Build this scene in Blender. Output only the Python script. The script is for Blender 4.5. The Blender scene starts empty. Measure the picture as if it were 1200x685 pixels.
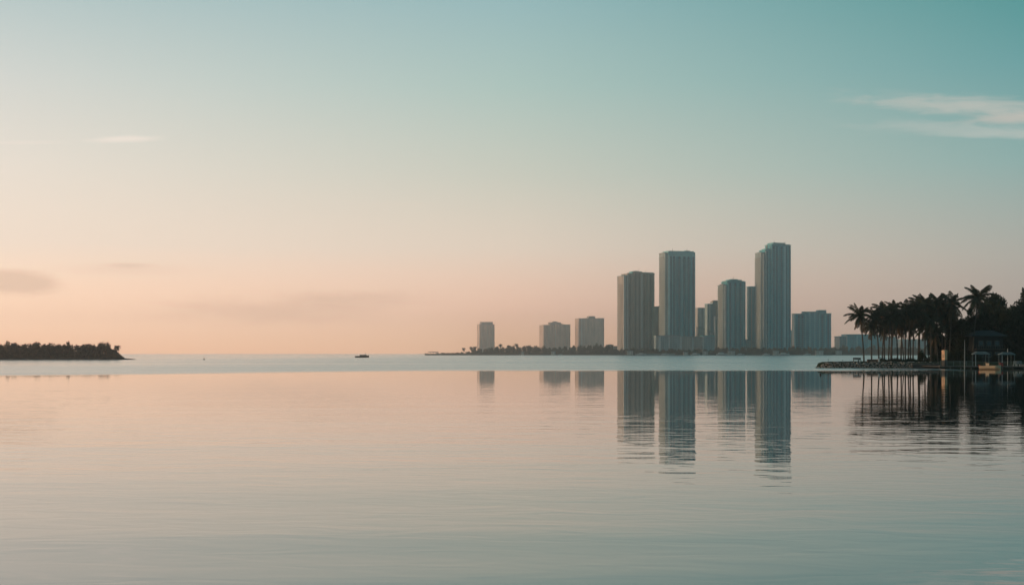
import bpy, math, random
from mathutils import Vector, Matrix, noise
R = math.radians
F = 1667.0      # focal length in photo pixels
HZ = 413.5      # horizon row
CH = 3.0        # eye height over the water
sc = bpy.context.scene
C = sc.collection
rnd = random.Random(7)

def px(x, Y): return (x - 600.0) / F * Y
def pz(y, Y): return CH + (HZ - y) / F * Y

# ------------------------------------------------------------------ materials
def lin(r, g, b):
    f = lambda c: (c/255/12.92) if c/255 <= .04045 else ((c/255+.055)/1.055)**2.4
    return (f(r), f(g), f(b), 1)

class NT:
    def __init__(s, tree): s.t = tree; s.t.nodes.clear()
    def n(s, typ, **kw):
        nd = s.t.nodes.new(typ)
        for k, v in kw.items(): setattr(nd, k, v)
        return nd
    def l(s, a, b): s.t.links.new(a, b)
    def setin(s, inp, v):
        if hasattr(v, 'links'): s.l(v, inp)
        else: inp.default_value = v
    def m(s, op, a, b=0.0, c=0.0, clamp=False):
        nd = s.n('ShaderNodeMath', operation=op); nd.use_clamp = clamp
        for i, v in enumerate((a, b, c)): s.setin(nd.inputs[i], v)
        return nd.outputs[0]
    def mr(s, v, a, b, lo=0.0, hi=1.0, smooth=True):
        nd = s.n('ShaderNodeMapRange', interpolation_type='SMOOTHSTEP' if smooth else 'LINEAR')
        s.setin(nd.inputs[0], v)
        for i, k in zip((1, 2, 3, 4), (a, b, lo, hi)): s.setin(nd.inputs[i], k)
        return nd.outputs[0]
    def mix(s, f, a, b):
        nd = s.n('ShaderNodeMix', data_type='RGBA')
        s.setin(nd.inputs[0], f); s.setin(nd.inputs[6], a); s.setin(nd.inputs[7], b)
        return nd.outputs[2]
    def comb(s, x, y, z):
        nd = s.n('ShaderNodeCombineXYZ')
        for i, v in enumerate((x, y, z)): s.setin(nd.inputs[i], v)
        return nd.outputs[0]
    def noise(s, vec, scale, detail=3, rough=.5, dist=0.0):
        nd = s.n('ShaderNodeTexNoise'); s.l(vec, nd.inputs['Vector'])
        nd.inputs['Scale'].default_value = scale; nd.inputs['Detail'].default_value = detail
        nd.inputs['Roughness'].default_value = rough; nd.inputs['Distortion'].default_value = dist
        return nd.outputs[0]
    def ramp(s, f, stops):
        nd = s.n('ShaderNodeValToRGB'); e = nd.color_ramp.elements
        while len(e) > 1: e.remove(e[-1])
        e[0].position, e[0].color = stops[0]
        for p, c in stops[1:]:
            q = e.new(p); q.color = c
        s.l(f, nd.inputs[0]); return nd.outputs[0]

MATS = {}
def mat(name, col, rough=.8, var=.25, scale=1.5, metal=0.0, spec=.5, two=None, bump=0.0):
    if name in MATS: return MATS[name]
    m = bpy.data.materials.new(name); m.use_nodes = True; T = NT(m.node_tree)
    out = T.n('ShaderNodeOutputMaterial'); b = T.n('ShaderNodeBsdfPrincipled')
    T.l(b.outputs[0], out.inputs[0])
    tc = T.n('ShaderNodeTexCoord')
    no = T.noise(tc.outputs['Object'], scale, 5, .6)
    c2 = two or tuple(min(1, c*(1+var)) for c in col)
    c1 = tuple(c*(1-var) for c in col) if not two else col
    T.l(T.mix(T.mr(no, .3, .7), (*c1[:3], 1), (*c2[:3], 1)), b.inputs['Base Color'])
    b.inputs['Roughness'].default_value = rough; b.inputs['Metallic'].default_value = metal
    b.inputs['Specular IOR Level'].default_value = spec
    if bump:
        bp = T.n('ShaderNodeBump'); bp.inputs['Distance'].default_value = bump
        T.l(no, bp.inputs['Height']); T.l(bp.outputs[0], b.inputs['Normal'])
    MATS[name] = m; return m

def facade(name, c1, c2, frame, bw=1.6, rh=3.2, mortar=.22, rough=.22, stain=.25):
    m = bpy.data.materials.new(name); m.use_nodes = True; T = NT(m.node_tree)
    out = T.n('ShaderNodeOutputMaterial'); b = T.n('ShaderNodeBsdfPrincipled'); T.l(b.outputs[0], out.inputs[0])
    tc = T.n('ShaderNodeTexCoord'); sp = T.n('ShaderNodeSeparateXYZ'); T.l(tc.outputs['Object'], sp.inputs[0])
    v = T.comb(T.m('ADD', sp.outputs[0], sp.outputs[1]), sp.outputs[2], 0.0)
    br = T.n('ShaderNodeTexBrick'); br.offset = 0.0; T.l(v, br.inputs['Vector'])
    br.inputs['Color1'].default_value = (*c1, 1); br.inputs['Color2'].default_value = (*c2, 1)
    br.inputs['Mortar'].default_value = (*frame, 1); br.inputs['Scale'].default_value = 1
    br.inputs['Mortar Size'].default_value = mortar; br.inputs['Mortar Smooth'].default_value = 0
    br.inputs['Brick Width'].default_value = bw; br.inputs['Row Height'].default_value = rh
    # slow tonal drift over the face: blinds, weathering, glass batches
    st = T.noise(T.comb(T.m('MULTIPLY', T.m('ADD', sp.outputs[0], sp.outputs[1]), .11), T.m('MULTIPLY', sp.outputs[2], .02), 0.0), 1.0, 4, .6)
    k = T.mr(st, .3, .7, 1-stain, 1+stain)
    vm = T.n('ShaderNodeVectorMath', operation='SCALE'); T.l(br.outputs['Color'], vm.inputs[0]); T.l(k, vm.inputs['Scale'])
    T.l(vm.outputs[0], b.inputs['Base Color'])
    T.l(T.mr(br.outputs['Fac'], 0, 1, rough, .8), b.inputs['Roughness'])
    MATS[name] = m; return m

M_TEAL = facade('teal_curtain_glass', (.05, .37, .42), (.08, .45, .50), (.12, .52, .57))
M_TEAL2 = facade('blue_green_glass', (.03, .36, .42), (.05, .44, .51), (.08, .52, .58), bw=2.1)
M_BROWN = facade('grey_brown_facade', (.38, .32, .27), (.46, .40, .34), (.60, .52, .45), bw=2.6, mortar=.45)
M_HAZED = facade('haze_tinted_facade', (.62, .37, .26), (.70, .44, .32), (.78, .56, .44), bw=2.8, mortar=.45)  # warm haze over the far blocks is put into this wall colour
M_PALE = facade('pale_concrete_facade', (.42, .41, .37), (.50, .48, .43), (.68, .64, .57), bw=2.4, mortar=.6)
M_GREY = facade('grey_green_facade', (.20, .29, .29), (.26, .36, .36), (.42, .50, .49), bw=2.4, mortar=.45)
M_CONC = mat('pale_concrete', (.36, .38, .37), .85, .12, .3)
M_CONCT = mat('teal_grey_concrete', (.15, .48, .50), .7, .12, .3)
M_CONCD = mat('brown_grey_concrete', (.42, .37, .32), .85, .15, .3)
M_WHITE = mat('white_paint', (.75, .75, .72), .45, .08, 2)
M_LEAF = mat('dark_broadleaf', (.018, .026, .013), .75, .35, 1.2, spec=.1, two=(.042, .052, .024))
M_LEAF2 = mat('haze_tinted_broadleaf', (.10, .068, .032), .8, .35, .8, spec=.1, two=(.16, .115, .058))  # distant foliage: part of the haze is mixed into the leaf colour
M_PALM = mat('palm_green', (.03, .042, .018), .6, .35, 1.0, spec=.25, two=(.055, .065, .03))
M_DEAD = mat('dry_frond', (.12, .075, .035), .9, .3, 2.0)
M_BARK = mat('palm_bark', (.09, .075, .06), .95, .3, 5)
M_WOOD = mat('weathered_wood', (.13, .11, .09), .85, .3, 3)
M_ROCK = mat('limestone_rock', (.16, .145, .125), .9, .4, 1.6, two=(.62, .55, .48), bump=.05)
M_GRASS = mat('lawn_grass', (.03, .045, .018), .95, .4, .8)
M_SOIL = mat('shore_soil', (.08, .07, .055), .95, .3, .4)
M_ROOF = mat('dark_roof', (.05, .058, .058), .8, .2, 2)
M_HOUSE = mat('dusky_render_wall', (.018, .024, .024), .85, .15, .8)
M_GLASS = mat('window_glass', (.03, .05, .055), .08, .1, 1)
M_CREAM = mat('cream_render', (.9, .55, .32), .8, .1, 2)
M_HULL = mat('cream_gelcoat', (.92, .64, .40), .3, .05, 2)
M_DARK = mat('dark_metal', (.03, .03, .035), .5, .2, 3, metal=.3)
M_RED = mat('faded_red', (.35, .06, .04), .6, .15, 3)
M_BLUEC = mat('pale_canvas', (.19, .23, .225), .85, .1, 1)

# ------------------------------------------------------------------ mesh helpers
class MB:
    def __init__(s): s.v = []; s.f = []; s.mi = []
    def add(s, vs, fs, mi=0):
        o = len(s.v); s.v += [tuple(v) for v in vs]
        s.f += [tuple(i+o for i in f) for f in fs]; s.mi += [mi]*len(fs); return s
    def box(s, x0, x1, y0, y1, z0, z1, mi=0):
        vs = [(x, y, z) for z in (z0, z1) for y in (y0, y1) for x in (x0, x1)]
        return s.add(vs, [(0, 2, 3, 1), (4, 5, 7, 6), (0, 1, 5, 4), (2, 6, 7, 3), (0, 4, 6, 2), (1, 3, 7, 5)], mi)
    def loft(s, rings, mi=0, caps=True):
        n = len(rings[0]); vs = [p for r in rings for p in r]; fs = []
        for i in range(len(rings)-1):
            for j in range(n):
                a = i*n+j; b = i*n+(j+1) % n; fs.append((a, b, b+n, a+n))
        if caps: fs.append(tuple(reversed(range(n)))); fs.append(tuple(range((len(rings)-1)*n, len(rings)*n)))
        return s.add(vs, fs, mi)
    def tube(s, pts, radii, n=6, mi=0):
        rings = []
        pts = [Vector(p) for p in pts]
        for i, p in enumerate(pts):
            d = (pts[min(i+1, len(pts)-1)] - pts[max(i-1, 0)]).normalized()
            a = d.cross(Vector((0, 1, .13))).normalized(); b = d.cross(a)
            rings.append([p + (a*math.cos(t)+b*math.sin(t))*radii[i] for t in [2*math.pi*k/n for k in range(n)]])
        return s.loft(rings, mi)
    def mesh(s, name, mats):
        me = bpy.data.meshes.new(name); me.from_pydata(s.v, [], s.f)
        for m in (mats if isinstance(mats, (list, tuple)) else [mats]): me.materials.append(m)
        me.polygons.foreach_set('material_index', s.mi); me.update(); return me
    def build(s, name, mats, parent=None, loc=(0, 0, 0)):
        o = bpy.data.objects.new(name, s.mesh(name, mats)); C.objects.link(o); o.location = loc
        if parent: o.parent = parent
        return o
def put(name, me, parent=None, loc=(0, 0, 0), rz=0, scale=1.0):
    o = bpy.data.objects.new(name, me); C.objects.link(o); o.location = loc; o.rotation_euler.z = rz
    o.scale = (scale,)*3 if not isinstance(scale, tuple) else scale
    if parent: o.parent = parent
    return o
def tag(o, label=None, cat=None, group=None, kind=None):
    if label: o['label'] = label
    if cat: o['category'] = cat
    if group: o['group'] = group
    if kind: o['kind'] = kind
    return o
def thing(name, label, cat, loc=(0, 0, 0), rz=0, group=None):
    o = bpy.data.objects.new(name, None); C.objects.link(o); o.location = loc; o.rotation_euler.z = rz
    o.empty_display_size = .5
    return tag(o, label, cat, group)

# ------------------------------------------------------------------ camera
cam = bpy.data.cameras.new('camera'); co = bpy.data.objects.new('camera', cam); C.objects.link(co)
cam.lens = 50.0; cam.sensor_width = 36; cam.shift_y = 71.0/1200; cam.clip_start = .1; cam.clip_end = 60000
co.location = (0, 0, CH); co.rotation_euler = (R(90), 0, 0); sc.camera = co

# ------------------------------------------------------------------ sky
SUN_AZ, SUN_EL = -92.0, 4.0       # degrees from the view axis (left is negative), above horizon
w = bpy.data.worlds.new('World'); sc.world = w; w.use_nodes = True; T = NT(w.node_tree)
wout = T.n('ShaderNodeOutputWorld'); bg = T.n('ShaderNodeBackground')
tc = T.n('ShaderNodeTexCoord'); sp = T.n('ShaderNodeSeparateXYZ'); T.l(tc.outputs['Generated'], sp.inputs[0])
X, Y_, Z = sp.outputs
hyp = T.m('SQRT', T.m('ADD', T.m('MULTIPLY', X, X), T.m('MULTIPLY', Y_, Y_)))
s_el = T.m('DIVIDE', Z, T.m('MAXIMUM', hyp, .001))
az = T.m('ARCTAN2', X, Y_)
rampL = T.ramp(s_el, [(max(0, (HZ-413.5)/F), (0.9319, 0.4754, 0.2519, 1)), (max(0, (HZ-384)/F), (0.9541, 0.5794, 0.3632, 1)), (max(0, (HZ-292)/F), (0.6322, 0.5169, 0.4204, 1)), (max(0, (HZ-204)/F), (0.5427, 0.4916, 0.4271, 1)), (max(0, (HZ-102)/F), (0.4208, 0.4343, 0.4081, 1)), (max(0, (HZ-4)/F), (0.2937, 0.3658, 0.3656, 1)), (.40, (0.1639, 0.2679, 0.2924, 1)), (.8, (0.0639, 0.1282, 0.1639, 1))])
rampC = T.ramp(s_el, [(max(0, (HZ-413.5)/F), (0.7040, 0.3648, 0.2070, 1)), (max(0, (HZ-404)/F), (0.6878, 0.3787, 0.2152, 1)), (max(0, (HZ-364)/F), (0.6990, 0.4217, 0.2998, 1)), (max(0, (HZ-292)/F), (0.5335, 0.4429, 0.3603, 1)), (max(0, (HZ-204)/F), (0.3882, 0.3957, 0.3392, 1)), (max(0, (HZ-102)/F), (0.2696, 0.3579, 0.3305, 1)), (max(0, (HZ-4)/F), (0.2000, 0.3108, 0.3184, 1)), (.40, (0.0883, 0.1906, 0.2137, 1)), (.8, (0.0405, 0.0937, 0.1216, 1))])
rampR = T.ramp(s_el, [(max(0, (HZ-413.5)/F), (0.3992, 0.2594, 0.2067, 1)), (max(0, (HZ-382)/F), (0.3627, 0.2633, 0.2228, 1)), (max(0, (HZ-304)/F), (0.3009, 0.2838, 0.2500, 1)), (max(0, (HZ-202)/F), (0.1765, 0.2768, 0.2635, 1)), (max(0, (HZ-92)/F), (0.0948, 0.2274, 0.2329, 1)), (max(0, (HZ-4)/F), (0.0530, 0.1916, 0.1915, 1)), (.40, (0.0341, 0.1132, 0.1260, 1)), (.8, (0.0199, 0.0527, 0.0715, 1))])
rampB = T.ramp(s_el, [(0, (0.095, 0.190, 0.215, 1)), (.15, (0.072, 0.180, 0.210, 1)), (.4, (0.036, 0.105, 0.122, 1)), (.8, (0.0199, 0.0501, 0.0639, 1))])
m1 = T.mix(T.mr(az, R(-20), R(0), smooth=False), rampL, rampC)
m2 = T.mix(T.mr(az, R(0), R(20), smooth=False), m1, rampR)
back = T.m('MAXIMUM', T.mr(az, R(22), R(75)), T.mr(az, R(-95), R(-160)))
grad = T.mix(back, m2, rampB)
# clouds far away, drawn by direction
u = T.m('DIVIDE', X, T.m('MAXIMUM', Y_, .05)); v = T.m('DIVIDE', Z, T.m('MAXIMUM', Y_, .05))
front = T.mr(Y_, .3, .5)
wob = T.noise(T.comb(T.m('MULTIPLY', u, 12.0), T.m('MULTIPLY', v, 45.0), 0.0), 1.0, 4, .6)
wob2 = T.noise(T.comb(T.m('MULTIPLY', u, 30.0), T.m('MULTIPLY', v, 190.0), 3.0), 1.0, 6, .62, .6)
def cloud(base, cx, cy, rx, ry, col, amt, tilt=0.0, edge=.5, streak=.5, flat=0.0):
    """soft patch centred on photo pixel (cx, cy)"""
    du = T.m('SUBTRACT', u, (cx-600)/F); dv = T.m('SUBTRACT', v, (HZ-cy)/F)
    dv = T.m('ADD', dv, T.m('MULTIPLY', du, tilt))
    dv = T.m('ADD', dv, T.m('MULTIPLY', T.m('SUBTRACT', wob, .5), ry/F*1.1))
    if flat: dv = T.m('ADD', dv, T.m('MULTIPLY', T.m('ABSOLUTE', dv), -flat))
    a = T.m('MULTIPLY', du, F/rx); b = T.m('MULTIPLY', dv, F/ry)
    r = T.m('SQRT', T.m('ADD', T.m('MULTIPLY', a, a), T.m('MULTIPLY', b, b)))
    r = T.m('ADD', r, T.m('MULTIPLY', T.m('SUBTRACT', wob2, .5), streak*2))
    f = T.m('MULTIPLY', T.m('MULTIPLY', T.mr(r, 1.0, 1.0-edge), amt), front)
    return T.mix(f, base, tuple(c/1.5 for c in lin(*col)[:3])+(1,))
g = grad
g = cloud(g, 1135, 123, 185, 15, (190, 190, 182), .82, tilt=.05, edge=1.0, streak=.75)
g = cloud(g, 1190, 138, 90, 11, (204, 192, 182), .68, tilt=-.03, edge=.9, streak=.5)
g = cloud(g, 1130, 152, 170, 14, (178, 188, 182), .72, tilt=.045, edge=1.0, streak=.8)
g = cloud(g, 1215, 158, 110, 8, (178, 188, 182), .8, edge=.8, streak=.4)
g = cloud(g, 146, 163.5, 58, 6, (240, 228, 216), .75, tilt=-.03, edge=.8, streak=.3)
g = cloud(g, 30, 167, 70, 3.5, (238, 226, 214), .35, edge=.9, streak=.4)
g = cloud(g, 20, 330, 66, 19, (228, 191, 164), .7, tilt=.08, edge=.55, streak=.25)
g = cloud(g, 320, 362, 190, 26, (218, 178, 152), .42, edge=.9, streak=.5)
g = cloud(g, 430, 350, 110, 14, (214, 178, 154), .3, edge=.9, streak=.5)
g = cloud(g, 150, 311, 42, 5, (226, 196, 172), .5, edge=.9, streak=.4)
g = cloud(g, 150, 316, 120, 10, (235, 203, 178), .3, edge=.9, streak=.5)
g = cloud(g, 470, 240, 60, 4, (226, 212, 196), .25, edge=.9, streak=.5)
# the physical sky lights everything from higher up than the picture reaches
sky = T.n('ShaderNodeTexSky', sky_type='NISHITA'); sky.sun_disc = False
sky.sun_elevation = R(SUN_EL); sky.sun_rotation = R(SUN_AZ); sky.dust_density = 3.0; sky.ozone_density = 3.0
sk = T.n('ShaderNodeVectorMath', operation='SCALE'); T.l(sky.outputs[0], sk.inputs[0]); sk.inputs['Scale'].default_value = .04
hi = T.mr(s_el, .45, 1.1)
T.l(T.mix(T.m('MULTIPLY', hi, .6), g, sk.outputs[0]), bg.inputs[0]); bg.inputs[1].default_value = 1.6
T.l(bg.outputs[0], wout.inputs[0])

sun = bpy.data.lights.new('sun', 'SUN'); so = bpy.data.objects.new('sun', sun); C.objects.link(so)
sun.energy = 1.6; sun.angle = R(1.5); sun.color = (1.0, .62, .36)
sd = Vector((math.sin(R(SUN_AZ))*math.cos(R(SUN_EL)), math.cos(R(SUN_AZ))*math.cos(R(SUN_EL)), math.sin(R(SUN_EL))))
so.rotation_euler = sd.to_track_quat('Z', 'Y').to_euler()

# ------------------------------------------------------------------ haze
hz = MB().box(-4200, 4200, -900, 6600, -2.2, 172)
hm = bpy.data.materials.new('haze_air'); hm.use_nodes = True; T = NT(hm.node_tree)
o_ = T.n('ShaderNodeOutputMaterial'); pv = T.n('ShaderNodeVolumePrincipled')
pv.inputs['Density'].default_value = 1.55e-4; pv.inputs['Color'].default_value = (.995, .93, .905, 1); pv.inputs['Anisotropy'].default_value = .88
T.l(pv.outputs[0], o_.inputs['Volume'])
tag(hz.build('haze', hm), kind='stuff')

# ------------------------------------------------------------------ water
wm = bpy.data.materials.new('bay_water'); wm.use_nodes = True; T = NT(wm.node_tree)
o_ = T.n('ShaderNodeOutputMaterial'); b = T.n('ShaderNodeBsdfPrincipled'); gl = T.n('ShaderNodeBsdfGlossy'); ms = T.n('ShaderNodeMixShader')
T.l(b.outputs[0], ms.inputs[1]); T.l(gl.outputs[0], ms.inputs[2]); T.l(ms.outputs[0], o_.inputs[0])
gl.inputs['Color'].default_value = (.97, .95, .92, 1)
ge = T.n('ShaderNodeNewGeometry'); sp = T.n('ShaderNodeSeparateXYZ'); T.l(ge.outputs['Position'], sp.inputs[0])
WX, WY, _ = sp.outputs
def wv(kx, ky, ang=0.0, off=0.0):
    ca, sa = math.cos(R(ang)), math.sin(R(ang))
    xr = T.m('ADD', T.m('MULTIPLY', WX, ca), T.m('MULTIPLY', WY, sa)); yr = T.m('SUBTRACT', T.m('MULTIPLY', WY, ca), T.m('MULTIPLY', WX, sa))
    return T.comb(T.m('MULTIPLY', xr, kx), T.m('MULTIPLY', yr, ky), off)
edge_n = T.noise(wv(.012, .05), 1.0, 3)
line = T.m('ADD', T.m('ADD', T.mr(WX, 78.0, 88.0, 248.0, 300.0), T.mr(WX, -80.0, -5.0, -58.0, 0.0)), T.m('MULTIPLY', T.m('SUBTRACT', edge_n, .5), 14.0))
ruf = T.mr(T.m('SUBTRACT', WY, line), -20.0, 14.0)
streaks = T.noise(wv(.004, .022, 2, 5.0), 1.0, 4, .6)      # wind lanes in the ruffled part
T.l(T.m('ADD', .018, T.m('MULTIPLY', ruf, T.m('ADD', T.mr(streaks, .3, .7, -.03, .04), T.mr(WX, -220.0, 120.0, .13, .27)))), b.inputs['Roughness'])
calm = T.m('SUBTRACT', 1.0, ruf)
# patches: some of the calm water is smoother than the rest
patch = T.mr(T.noise(wv(.06, .09, 4, 2.0), 1.0, 3), .35, .7, .85, 1.12)
swell = T.noise(wv(.05, .20, 3, 0.0), 1.0, 1, .4)
mid = T.noise(wv(.5, 1.0, -7, 1.0), 1.0, 2, .55, .5)
fine = T.noise(wv(1.3, 3.6, 8, 7.0), 1.0, 2, .5)
h = T.m('ADD', T.m('MULTIPLY', swell, T.mr(WY, 17.0, 42.0, .042, .026)), T.m('MULTIPLY', T.m('MULTIPLY', mid, T.mr(WY, 16.0, 46.0, .0055, .0145)), patch))
h = T.m('ADD', h, T.m('MULTIPLY', T.m('MULTIPLY', fine, .00018), patch))
h = T.m('MULTIPLY', h, T.mr(WY, 50.0, 150.0, 1.0, .16))
chop = T.noise(wv(.5, 1.2, 0, 9.0), 1.0, 3, .6)
h = T.m('ADD', h, T.m('MULTIPLY', T.m('MULTIPLY', chop, .012), ruf))
bp = T.n('ShaderNodeBump'); bp.inputs['Strength'].default_value = 1; bp.inputs['Distance'].default_value = 1
T.l(h, bp.inputs['Height']); T.l(bp.outputs[0], b.inputs['Normal']); T.l(bp.outputs[0], gl.inputs['Normal'])
T.l(b.inputs['Roughness'].links[0].from_socket, gl.inputs['Roughness']); T.l(T.mr(ruf, 0, 1, .14, .62), ms.inputs[0])
b.inputs['Base Color'].default_value = (.010, .055, .058, 1); T.l(T.mr(ruf, 0, 1, 1.41, 1.8), b.inputs['IOR'])
wb = MB()
wb.add([(-4190, -890, 0), (4190, -890, 0), (4190, 6590, 0), (-4190, 6590, 0)], [(0, 1, 2, 3)])
tag(wb.build('water', wm), kind='structure')

# ------------------------------------------------------------------ land
def land(name, outline, ztop, m, zb=-1.0, lip=1.0, bumpy=.15, seed=0):
    """shore slab with a sloping edge; outline anticlockwise in plan"""
    r = random.Random(seed); pts = []
    for i in range(len(outline)):
        a = Vector(outline[i]); c = Vector(outline[(i+1) % len(outline)]); n = max(1, int((c-a).length/(lip*3)))
        for k in range(n): pts.append(a.lerp(c, k/n))
    cen = sum(pts, Vector((0, 0)))/len(pts); mb = MB(); rings = []
    nn = len(pts)
    for (ins, z) in ((-lip*.6, zb), (0, 0.0), (lip, ztop*.8), (lip*2.2, ztop)):
        ring = []
        for i, p in enumerate(pts):
            t = (pts[(i+1) % nn]-pts[i-1]).normalized(); nrm = Vector((-t.y, t.x))
            q = p + nrm*(ins + r.uniform(-.3, .3)*lip)
            ring.append((q.x, q.y, z + r.uniform(-bumpy, bumpy)*(z > .01)))
        rings.append(ring)
    mb.loft(rings, caps=False)
    top = len(mb.v)-nn
    mb.add([(cen.x, cen.y, ztop)], [])
    ci = len(mb.v)-1
    for i in range(nn): mb.f.append((top+i, top+(i+1) % nn, ci)); mb.mi.append(0)
    return tag(mb.build(name, m), kind='structure')

# far shore of the skyline, long and low
DF = 2000.0
land('far_shore_ground', [(px(497, DF), DF+4), (px(540, DF), DF), (px(760, DF), DF-2), (px(1000, DF), DF), (px(1400, DF), DF-4), (px(1400, DF), DF+600),
                    (px(860, DF), DF+2900), (px(420, DF), DF+2900), (px(556, DF), DF+160)], 1.6, M_SOIL, lip=3, seed=2)
# wooded islet at the left
DI = 650.0
land('islet_ground', [(px(-90, DI), DI-4), (px(60, DI), DI), (px(135, DI), DI), (px(157, DI), DI+3), (px(140, DI), DI+9), (px(60, DI), DI+30), (px(-90, DI), DI+34)],
     .55, M_SOIL, lip=1.2, bumpy=.12, seed=3)
# palm point at the right
DP = 287.0
land('point_ground', [(px(957, DP), DP+1.5), (px(975, DP), DP), (px(1040, DP), DP-1), (px(1101, DP), DP-2), (px(1290, DP), DP-3), (px(1290, DP), DP+75), (px(1120, DP), DP+60),
             (px(1060, DP), DP+34), (px(985, DP), DP+10)], 1.25, M_GRASS, lip=.8, bumpy=.05, seed=4)

# ------------------------------------------------------------------ vegetation prototypes
def palm_crown(seed, n=30, L=3.0, droop=1.0, dead=4):
    r = random.Random(seed); mb = MB()
    for i in range(n):
        k = i/n; isdead = i < dead
        th = R(-62 + r.uniform(-8, 8)) if isdead else R(-38 + 112*((k-dead/n)/(1-dead/n))**.9 + r.uniform(-10, 10))
        ph = i*2.399963 + r.uniform(-.25, .25); ln = L*r.uniform(.82, 1.08)*(.8 if th > R(55) else 1)
        mi = 1 if isdead else 0
        p = Vector((0, 0, 0)); pts = [p.copy()]; dirs = []
        N = 15; t_ = th
        for j in range(N):
            d = Vector((math.cos(ph)*math.cos(t_), math.sin(ph)*math.cos(t_), math.sin(t_))); dirs.append(d)
            p = p + d*(ln/N); pts.append(p.copy())
            t_ -= R(3.2 + 7.5*(j/N))*droop*max(.25, math.cos(t_)); t_ = max(t_, R(-86))
        rad = [.045*(1-q/(N+1))+.01 for q in range(N+1)]
        mb.tube(pts, rad, 4, mi)
        side = Vector((-math.sin(ph), math.cos(ph), 0))
        for j in range(1, N):
            for sub in (0, .5):
                t = (j+sub)/N; c = pts[j].lerp(pts[j+1], sub); d = dirs[j]
                ll = ln*.30*(math.sin(math.pi*min(1, .12+.84*t))**.7)*r.uniform(.85, 1.1)
                for sg in (-1, 1):
                    dr = r.uniform(.35, .8)*(1.6 if isdead else 1)
                    q = (side*sg*.85 + d*.62 + Vector((0, 0, -dr))).normalized()
                    tip = c + q*ll*.6 + (q+Vector((0, 0, -.45))).normalized()*ll*.4
                    midp = c + q*ll*.55; wv_ = d*.055
                    mb.add([c-wv_*.6, c+wv_*.6, midp+wv_, tip, midp-wv_], [(0, 1, 2, 3, 4)], mi)
    for i in range(7):       # nuts
        a = i*.9; c = Vector((math.cos(a)*.2, math.sin(a)*.2, -.22-.05*(i % 2)))
        ring = [[c+Vector((math.cos(t)*rr, math.sin(t)*rr, z)) for t in [k*math.pi/3 for k in range(6)]] for rr, z in ((.03, -.15), (.12, -.05), (.12, .05), (.03, .14))]
        mb.loft(ring, 1)
    return mb.mesh('crown', [M_PALM, M_DEAD])
CROWNS = [palm_crown(11, 24, droop=.62), palm_crown(12, 27, droop=.78), palm_crown(13, 24, droop=.7, dead=3), palm_crown(14, 25, droop=.7, dead=6)]
LOCROWN = [palm_crown(21, 26, droop=1.2, dead=3), palm_crown(22, 24, droop=1.0, dead=2)]

def palm(label, bx, cx, cy, rad, Y, zg, group, meshes=None, seed=0, bend=.5, tr=.17):
    r = random.Random(seed)
    zc = pz(cy, Y); x0 = px(bx, Y); x1 = px(cx, Y); H = zc-zg
    o = thing('coconut_palm', label, 'palm tree', (x0, Y, zg), 0, group)
    dy = r.uniform(-.06, .06)*H; mb = MB(); pts = []; rr = []
    for k in range(15):
        t = k/14; s = t**(1+bend)
        pts.append(((x1-x0)*s, dy*s, H*t - (.25 if k == 0 else 0)))
        rr.append(tr*(1.75-1.1*t if t < .12 else 1.5-.62*t-.2 if False else (1.75-1.1*.12)*(1-.42*t)/(1-.42*.12))*.62*(1.06 if k % 2 else .97))
    mb.tube(pts, rr, 8); mb.build('trunk', M_BARK, o)
    me = (meshes or CROWNS)[seed % len(meshes or CROWNS)]
    put('crown', me, o, (x1-x0, dy, H), r.uniform(0, 6.28), rad*1.27/F*Y/2.75)
    return o

def broad_crown(seed, nclump=26, leaves=150, rx=3.0, rz=2.6, leaf=.3, cl=1.15, low=0.0, skirt=0):
    """leaf faces scattered in clumps through an uneven volume; base of crown at z=0"""
    r = random.Random(seed); mb = MB(); cs = []
    for i in range(nclump):
        while True:
            p = Vector((r.uniform(-1, 1), r.uniform(-1, 1), r.uniform(-1, 1)))
            if p.length < 1: break
        p = p*(.55+.45*r.random())
        cs.append((Vector((p.x*rx, p.y*rx, (p.z+1)*rz*(1+r.uniform(-.08, .12)))), cl*r.uniform(.6, 1.25)))
    for i in range(skirt):
        a = r.uniform(0, 6.28); cs.append((Vector((math.cos(a)*rx*r.uniform(.2, .95), math.sin(a)*rx*r.uniform(.2, .95), r.uniform(-low, .3))), cl))
    for c, rad in cs:
        for j in range(leaves):
            d = Vector((r.gauss(0, 1), r.gauss(0, 1), r.gauss(0, .8))); d = d.normalized()*rad*r.random()**.45
            p = c+d; s = leaf*r.uniform(.6, 1.3)
            a = Vector((r.gauss(0, 1), r.gauss(0, 1), r.gauss(0, 1))).normalized(); b_ = a.cross(Vector((r.gauss(0, 1), r.gauss(0, 1), r.gauss(0, 1)))).normalized()
            mb.add([p-a*s, p+b_*s*.45, p+a*s, p-b_*s*.45], [(0, 1, 2, 3)])
    return mb
def limbs(seed, H, rad, spread, n=6):
    r = random.Random(seed); mb = MB()
    mb.tube([(0, 0, -.3), (.05, 0, H*.3), (-.05, .08, H*.6), (.05, 0, H*.95)], [rad*1.3, rad, rad*.8, rad*.35], 8)
    for i in range(n):
        a = i*2.4+r.random(); z = H*r.uniform(.25, .6)
        mb.tube([(0, 0, z), (math.cos(a)*spread*.45, math.sin(a)*spread*.45, z+H*.18), (math.cos(a)*spread*.9, math.sin(a)*spread*.9, z+H*.36)], [rad*.5, rad*.32, rad*.1], 5)
    return mb
NEAR = []
for i in range(4):
    NEAR.append((broad_crown(40+i, 52, 210, 3.0, 3.1, .22, 1.0, 1.6, 14).mesh('crown', M_LEAF), limbs(50+i, 6.2, .22, 2.6).mesh('trunk', M_BARK)))
FARM = []
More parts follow.
